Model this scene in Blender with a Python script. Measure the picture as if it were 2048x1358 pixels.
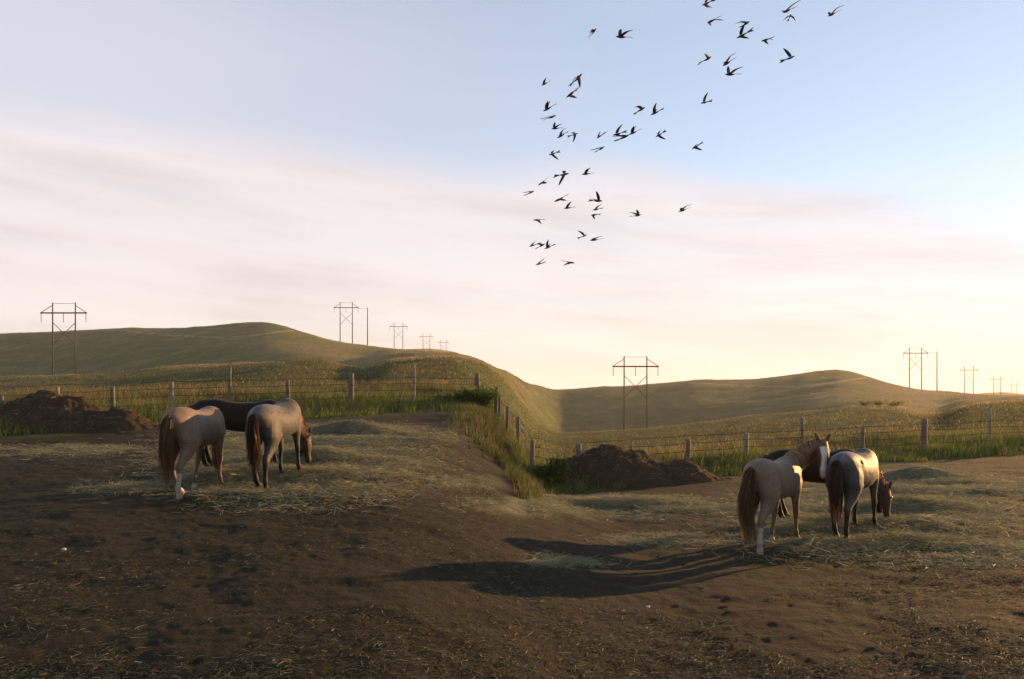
import bpy, bmesh, math, random
import numpy as np
from mathutils import Vector, Matrix, Quaternion

random.seed(7)
RNG = np.random.default_rng(7)
R = math.radians
for o in list(bpy.data.objects):
    bpy.data.objects.remove(o, do_unlink=True)
SC = bpy.context.scene
COL = SC.collection

# ------------------------------------------------------------------ camera
F = 1700.0        # focal length in photograph pixels (2048 wide)
CX = 1024.0
HZ = 800.0        # image row of eye level
H = 2.25          # eye height
cam_d = bpy.data.cameras.new('camera')
cam = bpy.data.objects.new('camera', cam_d); COL.objects.link(cam)
cam.location = (0, 0, H); cam.rotation_euler = (R(90), 0, 0)
cam_d.sensor_width = 36.0; cam_d.lens = 36.0 * F / 2048.0
cam_d.shift_y = (HZ - 679.0) / 2048.0
cam_d.clip_start = 0.1; cam_d.clip_end = 12000
SC.camera = cam

# ------------------------------------------------------------------ sun, sky, exposure
SUN_AZ, SUN_EL = R(51), R(8.6)          # clockwise from the viewing direction
sd = Vector((math.sin(SUN_AZ) * math.cos(SUN_EL), math.cos(SUN_AZ) * math.cos(SUN_EL), math.sin(SUN_EL)))
sun_d = bpy.data.lights.new('sun', 'SUN'); sun_d.energy = 5.0; sun_d.angle = R(0.55); sun_d.color = (1.0, 0.55, 0.21)
sun = bpy.data.objects.new('sun', sun_d); COL.objects.link(sun)
sun.rotation_euler = sd.to_track_quat('Z', 'Y').to_euler(); sun.location = (60, 20, 60)

vs = SC.view_settings
vs.view_transform = 'Standard'; vs.look = 'None'; vs.exposure = 1.3; vs.gamma = 1.0; vs.use_curve_mapping = False
SC.render.engine = 'CYCLES'
SC.cycles.use_denoising = True
SC.cycles.max_bounces = 6; SC.cycles.diffuse_bounces = 3; SC.cycles.transmission_bounces = 4; SC.cycles.volume_bounces = 1
SC.cycles.sample_clamp_indirect = 6.0

world = bpy.data.worlds.new('World'); SC.world = world; world.use_nodes = True
def build_sky():
    nt = world.node_tree; N = nt.nodes; L = nt.links; N.clear()
    def node(t, **k):
        n = N.new(t)
        for a, b in k.items(): setattr(n, a, b)
        return n
    def m(op, a, b=None, c=None):
        n = node('ShaderNodeMath', operation=op)
        for i, v in enumerate((a, b, c)):
            if v is None: continue
            if isinstance(v, (int, float)): n.inputs[i].default_value = v
            else: L.new(v, n.inputs[i])
        return n.outputs[0]
    def mr(v, a, b, c, d, smooth=True):
        n = node('ShaderNodeMapRange', interpolation_type='SMOOTHSTEP' if smooth else 'LINEAR')
        L.new(v, n.inputs[0])
        for i, q in enumerate((a, b, c, d)): n.inputs[i + 1].default_value = q
        return n.outputs[0]
    out = node('ShaderNodeOutputWorld'); bg = node('ShaderNodeBackground'); L.new(bg.outputs[0], out.inputs[0])
    tc = node('ShaderNodeTexCoord'); sep = node('ShaderNodeSeparateXYZ'); L.new(tc.outputs['Generated'], sep.inputs[0])
    x, y, z = sep.outputs
    zc = m('MAXIMUM', m('ADD', z, 0.03), 0.02)
    cmb = node('ShaderNodeCombineXYZ'); L.new(x, cmb.inputs[0]); L.new(y, cmb.inputs[1]); L.new(zc, cmb.inputs[2])
    sky = node('ShaderNodeTexSky', sky_type='NISHITA', sun_disc=False)
    sky.sun_elevation = SUN_EL; sky.sun_rotation = SUN_AZ; sky.altitude = 800; sky.air_density = 1.0; sky.dust_density = .12; sky.ozone_density = 1.6
    nrm = node('ShaderNodeVectorMath', operation='NORMALIZE'); L.new(cmb.outputs[0], nrm.inputs[0]); L.new(nrm.outputs[0], sky.inputs[0])
    hyp = m('SQRT', m('ADD', m('MULTIPLY', x, x), m('ADD', m('MULTIPLY', y, y), 1e-5)))
    v = m('DIVIDE', z, hyp)
    az = m('ARCTAN2', x, y)
    # upper edge of the high cloud sheet against azimuth: two long banks that sink to the right
    fc = node('ShaderNodeFloatCurve'); L.new(mr(az, -1.0, 1.0, 0, 1, False), fc.inputs[1]); fc.inputs[0].default_value = 1
    cu = fc.mapping.curves[0]
    pts = [(-1.0, .30), (-.54, .31), (-.30, .305), (-.12, .285), (-.03, .278), (.04, .284), (.10, .290), (.22, .27), (.40, .235), (.54, .19), (1.0, .20)]
    cu.points[0].location = (0, pts[0][1]); cu.points[1].location = (1, pts[-1][1])
    for a, b in pts[1:-1]: cu.points.new((a + 1) / 2, b)
    fc.mapping.update()
    def noise(sx, sy, shear, scale, detail, rough=0.55, off=0.0):
        c = node('ShaderNodeCombineXYZ')
        L.new(m('MULTIPLY', az, sx), c.inputs[0])
        L.new(m('MULTIPLY', m('ADD', v, m('MULTIPLY', az, shear)), sy), c.inputs[1]); c.inputs[2].default_value = off
        n = node('ShaderNodeTexNoise'); L.new(c.outputs[0], n.inputs['Vector'])
        n.inputs['Scale'].default_value = scale; n.inputs['Detail'].default_value = detail; n.inputs['Roughness'].default_value = rough
        return n.outputs[0]
    n1 = noise(1.0, 5.0, 0.10, 3.0, 5, .55, 1.3)
    n2 = noise(1.2, 12.0, 0.08, 3.5, 7, .6, 4.1)
    n3 = noise(0.7, 3.0, 0.05, 2.0, 3, .5, 9.0)
    d = m('SUBTRACT', fc.outputs[0], v)
    d = m('ADD', d, m('MULTIPLY', m('SUBTRACT', n1, 0.5), 0.05))
    d = m('ADD', d, m('MULTIPLY', m('SUBTRACT', n2, 0.5), 0.03))
    bank = mr(d, -0.012, 0.045, 0, 1)
    streak = m('ADD', 0.78, m('MULTIPLY', mr(n2, .3, .7, 0, 1), 0.22))
    bank = m('MULTIPLY', bank, streak)
    veil = m('ADD', mr(az, -.6, .25, .74, .27), m('MULTIPLY', mr(n3, .35, .75, 0, 1), 0.10))
    veil = m('MULTIPLY', veil, mr(v, .25, 1.1, 1.0, .18))
    low = mr(v, 0.0, 0.30, 1.0, 0.0)
    mask = m('MINIMUM', m('MAXIMUM', m('MULTIPLY', bank, 0.87), m('MULTIPLY', low, 0.985)), 0.985)
    mixc = node('ShaderNodeMix', data_type='RGBA')
    gcol = node('ShaderNodeMix', data_type='RGBA')     # cloud colour: cream low down, faintly mauve high up
    L.new(mr(v, 0.02, 0.22, 0, 1), gcol.inputs[0])
    gcol.inputs[6].default_value = SKY_LOW; gcol.inputs[7].default_value = SKY_HIGH
    grey = m('SUBTRACT', 1.0, m('MULTIPLY', m('ADD', mr(n1, .40, .66, 0, 1), m('MULTIPLY', mr(n2, .4, .7, 0, 1), .5)), 0.13))
    cl = node('ShaderNodeMix', data_type='RGBA', blend_type='MULTIPLY'); cl.inputs[0].default_value = 1
    L.new(gcol.outputs[2], cl.inputs[6]); 
    gc = node('ShaderNodeCombineXYZ'); [L.new(grey, gc.inputs[i]) for i in range(3)]; L.new(gc.outputs[0], cl.inputs[7])
    L.new(mask, mixc.inputs[0])
    sk = node('ShaderNodeMix', data_type='RGBA', blend_type='MULTIPLY'); sk.inputs[0].default_value = 1
    L.new(sky.outputs[0], sk.inputs[6]); sk.inputs[7].default_value = (SKY_GAIN[0], SKY_GAIN[1], SKY_GAIN[2], 1)
    vm = node('ShaderNodeMix', data_type='RGBA'); L.new(veil, vm.inputs[0]); L.new(sk.outputs[2], vm.inputs[6]); vm.inputs[7].default_value = SKY_VEIL
    L.new(vm.outputs[2], mixc.inputs[6]); L.new(cl.outputs[2], mixc.inputs[7])
    L.new(mixc.outputs[2], bg.inputs[0]); bg.inputs[1].default_value = SKY_STRENGTH
SKY_STRENGTH = 0.15
SKY_GAIN = (.80, .72, .69)
SKY_VEIL = (2.22, 2.18, 2.42, 1)
SKY_LOW = (2.66, 2.44, 2.24, 1)
SKY_HIGH = (2.62, 2.36, 2.40, 1)
build_sky()

# ------------------------------------------------------------------ helpers
def tag(o, label=None, cat=None, group=None, kind=None):
    if label: o['label'] = label
    if cat: o['category'] = cat
    if group: o['group'] = group
    if kind: o['kind'] = kind
    return o
def empty(name, loc=(0, 0, 0), parent=None):
    o = bpy.data.objects.new(name, None); COL.objects.link(o); o.location = loc; o.empty_display_size = 0.2
    if parent: o.parent = parent
    return o
def link(name, me, mat=None, parent=None):
    o = bpy.data.objects.new(name, me); COL.objects.link(o)
    if mat is not None:
        me.materials.clear(); me.materials.append(mat)
    if parent: o.parent = parent
    return o
def arr_mesh(name, V, T, colors=None, smooth=False, quads=False):
    V = np.asarray(V, np.float32); T = np.asarray(T, np.int32); k = 4 if quads else 3
    me = bpy.data.meshes.new(name)
    me.vertices.add(len(V)); me.vertices.foreach_set('co', V.ravel())
    me.loops.add(T.size); me.loops.foreach_set('vertex_index', T.ravel())
    me.polygons.add(len(T)); me.polygons.foreach_set('loop_start', np.arange(0, T.size, k, dtype=np.int32))
    me.polygons.foreach_set('loop_total', np.full(len(T), k, np.int32))
    me.polygons.foreach_set('use_smooth', np.full(len(T), smooth, bool))
    if colors is not None:
        a = me.color_attributes.new('Col', 'FLOAT_COLOR', 'POINT')
        c = np.ones((len(V), 4), np.float32); c[:, :colors.shape[1]] = colors
        a.data.foreach_set('color', c.ravel())
    me.update(calc_edges=True); me.validate()
    return me
def sstep(a, b, x):
    t = np.clip((np.asarray(x, float) - a) / (np.asarray(b, float) - a), 0, 1); return t * t * (3 - 2 * t)
def _hash(ix, iy, seed):
    h = (ix.astype(np.int64) * 374761393 + iy.astype(np.int64) * 668265263 + seed * 974711) & 0x7fffffff
    h = ((h ^ (h >> 13)) * 1274126177) & 0x7fffffff
    return ((h ^ (h >> 16)) & 0xffff) / 65535.0
def vnoise(x, y, seed=0):
    x = np.asarray(x, float); y = np.asarray(y, float)
    ix = np.floor(x); iy = np.floor(y); fx = x - ix; fy = y - iy
    fx = fx * fx * (3 - 2 * fx); fy = fy * fy * (3 - 2 * fy)
    a = _hash(ix, iy, seed); b = _hash(ix + 1, iy, seed); c = _hash(ix, iy + 1, seed); d = _hash(ix + 1, iy + 1, seed)
    return (a * (1 - fx) + b * fx) * (1 - fy) + (c * (1 - fx) + d * fx) * fy - 0.5
def fbm(x, y, oct=4, seed=0, gain=.5):
    s = 0; a = 1.0; f = 1.0
    for i in range(oct):
        s = s + a * vnoise(np.asarray(x) * f + 17.3 * i, np.asarray(y) * f - 9.1 * i, seed + i); a *= gain; f *= 2.03
    return s

# node material helper
class Mat:
    def __init__(s, name):
        s.m = bpy.data.materials.new(name); s.m.use_nodes = True; s.nt = s.m.node_tree; s.N = s.nt.nodes; s.L = s.nt.links
        s.bsdf = s.N['Principled BSDF']; s.out = s.N['Material Output']
        s.bsdf.inputs['Specular IOR Level'].default_value = 0.25
    def n(s, t, **k):
        n = s.N.new(t)
        for a, b in k.items(): setattr(n, a, b)
        return n
    def noise(s, scale, detail=4, rough=.6, vec=None, stretch=None):
        n = s.n('ShaderNodeTexNoise'); n.inputs['Scale'].default_value = scale; n.inputs['Detail'].default_value = detail; n.inputs['Roughness'].default_value = rough
        if vec is None:
            vec = s.n('ShaderNodeTexCoord').outputs['Object']
        if stretch:
            mp = s.n('ShaderNodeMapping'); mp.inputs['Scale'].default_value = stretch; s.L.new(vec, mp.inputs[0]); vec = mp.outputs[0]
        s.L.new(vec, n.inputs['Vector']); return n.outputs[0]
    def rng(s, v, a, b, c=0, d=1):
        n = s.n('ShaderNodeMapRange'); s.L.new(v, n.inputs[0])
        for i, q in enumerate((a, b, c, d)): n.inputs[i + 1].default_value = q
        return n.outputs[0]
    def math(s, op, a, b):
        n = s.n('ShaderNodeMath', operation=op)
        for i, v in enumerate((a, b)):
            if isinstance(v, (int, float)): n.inputs[i].default_value = v
            else: s.L.new(v, n.inputs[i])
        return n.outputs[0]
    def mix(s, f, a, b, blend='MIX'):
        n = s.n('ShaderNodeMix', data_type='RGBA', blend_type=blend)
        for i, v in zip((0, 6, 7), (f, a, b)):
            if isinstance(v, (int, float)): n.inputs[i].default_value = v
            elif isinstance(v, tuple): n.inputs[i].default_value = (v[0], v[1], v[2], 1)
            else: s.L.new(v, n.inputs[i])
        return n.outputs[2]
    def attr(s, name='Col'):
        a = s.n('ShaderNodeAttribute', attribute_name=name); return a
    def color(s, c): s.L.new(c, s.bsdf.inputs['Base Color'])
    def bump(s, h, dist, strength=1.0):
        b = s.n('ShaderNodeBump'); b.inputs['Strength'].default_value = strength; b.inputs['Distance'].default_value = dist
        s.L.new(h, b.inputs['Height']); s.L.new(b.outputs[0], s.bsdf.inputs['Normal'])
    def rough(s, r): s.bsdf.inputs['Roughness'].default_value = r

# ------------------------------------------------------------------ terrain shape
# Land heights: two gentle paddocks side by side, the left one on a bank above the right one, hills behind.
def px_of(X, Y): return CX + F * X / np.maximum(Y, 4.0)
def yh(px, Y=30.0):              # image row towards which each paddock's plane runs out
    w = 1 - sstep(8, 33, np.asarray(Y, float)); s = sstep(944 - 230 * w, 1106 + 280 * w * w, px)
    return 705.0 * (1 - s) + (818.0 - .0276 * (np.clip(px, 1057, 2100) - 1057)) * s
def offR(px): return 108 - .0276 * (np.clip(px, 1000, 2100) - 1249)
LX = np.array([-200, -100, 0, 100, 200, 255, 300, 370, 430, 480, 530, 560, 600, 650, 700, 740, 785, 830, 880, 930, 990, 1100], float)
SKYL = np.array([676, 671, 667, 664, 659, 655, 657, 657, 652, 646, 643.5, 649, 663, 678, 687.5, 693, 698, 702, 705, 708, 711, 714], float)
SKYD = np.array([470, 470, 470, 470, 475, 480, 480, 480, 480, 480, 480, 478, 460, 430, 402, 380, 350, 320, 290, 270, 250, 250], float)
CRY = np.array([759, 758, 756.5, 753, 748, 744, 740, 735, 731, 727, 724.5, 723, 722, 725, 737, 738, 720, 715.5, 714.5, 714, 713.5, 714], float)
CRD = np.array([235, 235, 232, 227, 210, 200, 192, 178, 165, 152, 140, 134, 127, 118, 106, 100, 96, 96, 98, 100, 102, 104], float)
FX_ = np.array([-200, -100, 0, 343, 829, 955, 1000, 1100], float)
FD_ = np.array([21.5, 23.2, 24.8, 29.4, 34.8, 36.2, 36.6, 37.0])
L3X = np.array([-200, 700, 780, 800, 830, 860, 880, 900, 940, 960, 990, 1100], float)
L3Y = np.array([712, 712, 704, 699, 697.5, 697, 699, 702, 708, 706, 706, 707], float)
GX = np.arange(-200., 1101.)
def soften(xs, ys, sig):
    y = np.interp(GX, xs, ys); k = np.exp(-.5 * (np.arange(-4 * sig, 4 * sig + 1) / sig) ** 2); k /= k.sum()
    return np.convolve(np.pad(y, len(k) // 2, mode='edge'), k, 'valid')
SKYL, SKYD, CRY, CRD = soften(LX, SKYL, 9), soften(LX, SKYD, 40), soften(LX, CRY, 12), soften(LX, CRD, 30); LX = GX
def columns(px):
    s = sstep(900, 1130, px)
    xl = px; xr = px - 1145; o = offR(px)
    def mixp(xs, ys): return np.interp(xl, xs, ys) * (1 - s) + (np.interp(xr, xs, ys) + o) * s
    def mixd(xs, ys): return np.exp(np.log(np.interp(xl, xs, ys)) * (1 - s) + np.log(np.interp(xr, xs, ys)) * s)
    fs = sstep(990, 1052, px)
    fd = np.exp(np.log(np.interp(xl, FX_, FD_)) * (1 - fs) + np.log(np.interp(xr, FX_, FD_)) * fs)
    # spur on the flank of the hill
    xx = np.where(px < 1024, xl, xr)
    return dict(f=fd, c=mixp(LX, CRY), cd=mixd(LX, CRD), s=mixp(LX, SKYL), sd=mixd(LX, SKYD), l3=mixp(L3X, L3Y), off=o * s, x=xx)
def fence_depth(px): return columns(np.asarray(px, float))['f']
def pchip(xk, yk, x):
    h = np.diff(xk, axis=0); dl = np.diff(yk, axis=0) / h; K = len(xk)
    dk = np.zeros_like(yk)
    a = dl[:-1]; b = dl[1:]; same = a * b > 0
    w1 = 2 * h[1:] + h[:-1]; w2 = h[1:] + 2 * h[:-1]
    with np.errstate(divide='ignore', invalid='ignore'):
        dk[1:-1] = np.where(same, (w1 + w2) / (w1 / a + w2 / b), 0)
    dk[0] = dl[0]; dk[-1] = dl[-1]
    out = np.array(yk[0])
    for k in range(K - 1):
        inn = (x >= xk[k]) & ((x <= xk[k + 1]) if k < K - 2 else True)
        t = np.clip((x - xk[k]) / h[k], 0, 1)
        v = (2*t**3 - 3*t**2 + 1) * yk[k] + (t**3 - 2*t**2 + t) * h[k] * dk[k] + (-2*t**3 + 3*t**2) * yk[k+1] + (t**3 - t**2) * h[k] * dk[k+1]
        out = np.where(inn, v, out)
    return out
def gp(px, py):                  # ground point of the paddock plane behind a photograph pixel
    Y = F * H / (py - yh(px))
    for _ in range(8): Y = .5 * Y + .5 * F * H / (py - yh(px, Y))
    return (px - CX) / F * Y, Y
# hay heaps: (px, py, radius across, radius in depth, height), in each paddock
HEAPS = [(700, 868, 1.1, .5, .34), (640, 885, 1.0, .6, .12), (765, 872, .9, .4, .10), (820, 882, 1.1, .4, .07), (610, 990, 1.0, .6, .06), (660, 960, 1.2, .6, .10),
         (480, 950, 1.0, .7, .10), (420, 1000, .9, .6, .08), (700, 925, 1.4, .6, .10), (625, 925, .9, .5, .18), (420, 965, .4, .3, .12), (560, 870, 1.0, .4, .10),
         (1840, 960, 1.2, .5, .36), (1790, 985, 1.0, .6, .13), (1900, 968, 1.0, .4, .11), (1960, 985, 1.1, .5, .08), (1770, 1092, 1.0, .6, .06), (1830, 1060, 1.2, .6, .12),
         (1630, 1055, 1.0, .7, .10), (1575, 1100, .9, .6, .08), (1860, 1025, 1.4, .6, .12), (1790, 1025, .9, .5, .18), (1590, 1070, .4, .3, .12), (1180, 1012, 1.6, .5, .10), (1290, 1012, 1.5, .4, .06), (1090, 1025, 1.0, .5, .10)]
HEAP_W = [gp(np.float64(a), np.float64(b)) + (c, d, e) for a, b, c, d, e in HEAPS]
def heap_h(X, Y):
    z = 0
    for hx, hy, rx, ry, hh in HEAP_W: z = z + hh * np.exp(-((X - hx) / rx) ** 2 - ((Y - hy) / ry) ** 2)
    return z
def hay_mask(X, Y):
    px = px_of(X, Y); py = yh(px, Y) + F * H / np.maximum(Y, 1.0)
    m = 0
    for cx, cy, rx, ry, w in ((585, 930, 225, 66, 1.0), (720, 872, 170, 22, .8), (110, 903, 220, 13, .34), (900, 965, 120, 14, .35), (240, 975, 90, 12, .3),
                              (1740, 1030, 230, 68, 1.0), (1880, 972, 190, 24, .8), (1230, 1014, 240, 20, .9), (1420, 1012, 120, 14, .5), (1340, 1082, 120, 14, .35), (1120, 1130, 90, 14, .25), (1960, 1110, 120, 30, .35)):
        m = np.maximum(m, w * np.exp(-(((px - cx) / rx) ** 2 + ((py - cy) / ry) ** 2) ** 1.5))
    m = 1.25 * m * (.85 + 1.1 * fbm(X * 1.3, Y * 1.3, 4, 31))
    return np.clip(m, 0, 1)
def height(X, Y, rough=True):
    X = np.asarray(X, float); Y = np.asarray(Y, float)
    px = px_of(X, Y); r = np.maximum(Y, .5); Yp = np.maximum(Y, 0)
    zb = (HZ - yh(px, Y)) / F * Yp
    c = columns(px); fd = c['f']; lnY = np.log(np.maximum(Y, 1.0))
    y0 = yh(px) + F * H / (fd * .8); y1 = yh(px) + F * H / fd
    y15 = y1 * .45 + c['c'] * .55
    # a slight spur across the hill's flank
    xx = c['x']; sp = np.exp(-((xx - 560) / 110) ** 2)
    hillm = c['c'] * .52 + c['s'] * .48
    XK = np.stack([np.log(fd * .8), np.log(fd), np.log(fd * 1.25), np.log(c['cd']), np.log(c['cd'] * 1.22), np.log(c['cd'] * 1.22) * .5 + np.log(c['sd']) * .5, np.log(c['sd']), np.log(c['sd'] * 1.3),
                   np.full_like(px, math.log(1000.)), np.full_like(px, math.log(1500.)), np.full_like(px, math.log(3000.))])
    YK = np.stack([y0, y1, y1 - (y1 - c['c']) * .42, c['c'], c['c'] + 4.5, hillm + 2 * sp, c['s'], c['s'] + 16, c['l3'], c['l3'] + 14, np.maximum(c['l3'] + 30, 792.)])
    py = pchip(XK, YK, lnY)
    zf = H + (HZ - py) / F * Yp
    w = sstep(np.log(fd * .82), np.log(fd * .98), lnY)
    z = zb * (1 - w) + zf * w
    if rough:
        near = 1 - sstep(26, 45, Y)
        cs = .42; gx, gy = np.floor(X / cs), np.floor(Y / cs)             # hoof prints pressed into the dirt
        hxp = (gx + .25 + .5 * _hash(gx, gy, 901)) * cs; hyp = (gy + .25 + .5 * _hash(gx, gy, 902)) * cs; dd = np.hypot(X - hxp, Y - hyp)
        on = (_hash(gx, gy, 903) < .24) * near
        z = z + on * (-.012 * np.exp(-(dd / .062) ** 2) + .005 * np.exp(-((dd - .085) / .03) ** 2))
        z = z + near * (.05 * fbm(X * .45, Y * .45, 3, 3) + .034 * fbm(X * 2.1, Y * 2.1, 4, 5, .6)) + heap_h(X, Y)
        sB = sstep(900, 1130, px); z = z + sstep(40, 90, Y) * (1 - sstep(600, 1200, Y)) * 4 * sB * (1 - sB) * (2.6 * fbm(X * .07, Y * .05, 4, 71) + .8 * fbm(X * .3, Y * .2, 3, 72))
        far = sstep(38, 70, Y) * (1 - sstep(600, 1200, Y))
        z = z + far * (.8 * fbm(X * .045, Y * .045, 4, 8) + .25 * fbm(X * .25, Y * .25, 3, 9))
    return z
def hgt(x, y): return float(height(np.array([x]), np.array([y]))[0])
def hgt_base(x, y): return float(height(np.array([x]), np.array([y]), False)[0])

# ------------------------------------------------------------------ materials
def mat_paddock():
    M = Mat('paddock_dirt'); at = M.attr()
    sep = M.n('ShaderNodeSeparateColor'); M.L.new(at.outputs['Color'], sep.inputs[0])
    hay, grs = sep.outputs[0], sep.outputs[1]
    a = M.noise(.35, 5); b = M.noise(5, 6, .7); c = M.noise(34, 5, .7); d = M.noise(11, 3, .5, stretch=(1, 3.2, 1))
    dirt = M.mix(M.rng(a, .3, .7), (.019, .0170, .0085), (.030, .0255, .0125))
    dirt = M.mix(M.math('MULTIPLY', M.rng(b, .35, .7), .65), dirt, (.012, .011, .0065))
    dirt = M.mix(M.math('MULTIPLY', M.rng(c, .55, .75), .5), dirt, (.085, .07, .035))
    dirt = M.mix(M.math('MULTIPLY', M.rng(d, .55, .72), .35), dirt, (.065, .066, .032))
    hc = M.mix(M.rng(c, .3, .7), (.10, .10, .055), (.27, .26, .15))
    col = M.mix(hay, dirt, hc)
    col = M.mix(grs, col, M.mix(M.rng(b, .3, .7), (.035, .048, .014), (.075, .085, .028)))
    M.color(col); M.rough(.95); M.bsdf.inputs['Specular IOR Level'].default_value = .1
    h = M.math('ADD', M.math('MULTIPLY', b, 1.0), M.math('MULTIPLY', c, .45)); M.bump(h, .06, .9)
    return M.m
def mat_hills():
    M = Mat('hill_grass'); at = M.attr()
    sep = M.n('ShaderNodeSeparateColor'); M.L.new(at.outputs['Color'], sep.inputs[0])
    dry_or_sunlit, trk = sep.outputs[0], sep.outputs[1]
    a = M.noise(.03, 6, .6); b = M.noise(.5, 6, .7); c = M.noise(3.0, 4, .7)
    g = M.mix(M.rng(a, .38, .62), (.044, .074, .020), (.092, .104, .034))
    g = M.mix(M.math('MULTIPLY', M.rng(b, .4, .7), .5), g, (.032, .048, .015))
    g = M.mix(M.math('MULTIPLY', M.rng(c, .5, .75), .45), g, (.16, .13, .06))
    e = M.noise(.11, 7, .68, stretch=(1, .45, 1)); g = M.mix(M.math('MULTIPLY', M.rng(e, .50, .66), .75), g, (.17, .135, .055)); g = M.mix(M.math('MULTIPLY', M.rng(e, .44, .34), .5), g, (.026, .042, .013))
    t = M.mix(M.rng(b, .3, .7), (.20, .155, .065), (.32, .245, .11))  # dry-grass tan, also the painted sunlight on crests and flank
    col = M.mix(dry_or_sunlit, g, t); col = M.mix(trk, col, (.30, .23, .12))
    M.color(col); M.rough(.95); M.bsdf.inputs['Specular IOR Level'].default_value = .08
    h = M.math('ADD', b, M.math('MULTIPLY', c, .6)); M.bump(h, .5, .8)
    return M.m
def mat_attr(name, transl=0.0, rough=.8, spec=.2, bumps=None):
    M = Mat(name); at = M.attr(); M.color(at.outputs['Color']); M.rough(rough); M.bsdf.inputs['Specular IOR Level'].default_value = spec
    if transl:
        tr = M.n('ShaderNodeBsdfTranslucent'); M.L.new(at.outputs['Color'], tr.inputs[0]); mx = M.n('ShaderNodeMixShader'); mx.inputs[0].default_value = transl
        M.L.new(M.bsdf.outputs[0], mx.inputs[1]); M.L.new(tr.outputs[0], mx.inputs[2]); M.L.new(mx.outputs[0], M.out.inputs[0])
    return M.m
def mat_wood(name, c1, c2, sc=6):
    M = Mat(name); a = M.noise(sc, 6, .7, stretch=(6, 6, .5)); b = M.noise(1.3, 3)
    col = M.mix(M.rng(a, .3, .7), c1, c2); col = M.mix(M.math('MULTIPLY', M.rng(b, .4, .7), .4), col, tuple(q * .55 for q in c1))
    M.color(col); M.rough(.85); M.bump(a, .02, .8); return M.m
def mat_plain(name, c, rough=.6, metal=0.0):
    M = Mat(name); a = M.noise(12, 4); M.color(M.mix(M.rng(a, .3, .7), tuple(q * .75 for q in c), c)); M.rough(rough); M.bsdf.inputs['Metallic'].default_value = metal; return M.m
M_PAD, M_HILL = mat_paddock(), mat_hills()
M_STRAW = mat_attr('straw', .35, .7, .25)
M_GRASS = mat_attr('grass_blades', .42, .7, .2)
M_POST = mat_wood('weathered_post', (.10, .082, .066), (.20, .165, .13))
M_POSTP = mat_wood('pale_post', (.18, .155, .125), (.30, .26, .21))
M_POLE = mat_wood('pole_timber', (.060, .036, .022), (.12, .072, .042), 2)
M_WIRE = mat_plain('rusted_wire', (.05, .038, .03), .6, .3)
M_INS = mat_plain('insulator_glaze', (.10, .055, .04), .3)
M_HAIR = mat_attr('horse_hair', .35, .45, .35)
M_STONE = mat_plain('pale_stone', (.62, .58, .52), .8)
M_EYE = mat_plain('eye_dark', (.012, .008, .006), .12)
def mat_coat():
    M = Mat('roan_coat'); at = M.attr(); al = at.outputs['Alpha']
    f = M.noise(75, 5, .75); g = M.noise(26, 4, .6); st = M.noise(60, 3, .6, stretch=(1, 1, .35))
    col = M.mix(M.math('MULTIPLY', M.rng(f, .42, .64), M.math('MULTIPLY', al, .5)), at.outputs['Color'], (.31, .28, .245))
    col = M.mix(M.math('MULTIPLY', M.rng(g, .42, .70), .45), col, M.mix(1.0, at.outputs['Color'], (.6, .55, .5), 'MULTIPLY'))
    col = M.mix(M.math('MULTIPLY', M.rng(st, .5, .75), .18), col, M.mix(1.0, at.outputs['Color'], (.55, .5, .45), 'MULTIPLY'))
    M.color(col); M.rough(.6); M.bsdf.inputs['Specular IOR Level'].default_value = .14
    M.bsdf.inputs['Sheen Weight'].default_value = .04; M.bsdf.inputs['Sheen Roughness'].default_value = .35
    M.bump(M.math('ADD', f, M.math('MULTIPLY', st, .8)), .004, .6); return M.m
M_COAT = mat_coat()
def mat_mound():
    M = Mat('mound_earth'); a = M.noise(2.2, 6, .7); b = M.noise(14, 6, .75); c = M.noise(1.0, 3)
    col = M.mix(M.rng(a, .3, .7), (.040, .028, .018), (.080, .054, .032)); col = M.mix(M.math('MULTIPLY', M.rng(b, .56, .74), .6), col, (.17, .12, .065))
    M.color(col); M.rough(.95); M.bsdf.inputs['Specular IOR Level'].default_value = .1
    M.bump(M.math('ADD', a, M.math('MULTIPLY', b, .6)), .14, 1.0); return M.m
M_MOUND = mat_mound()

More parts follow.
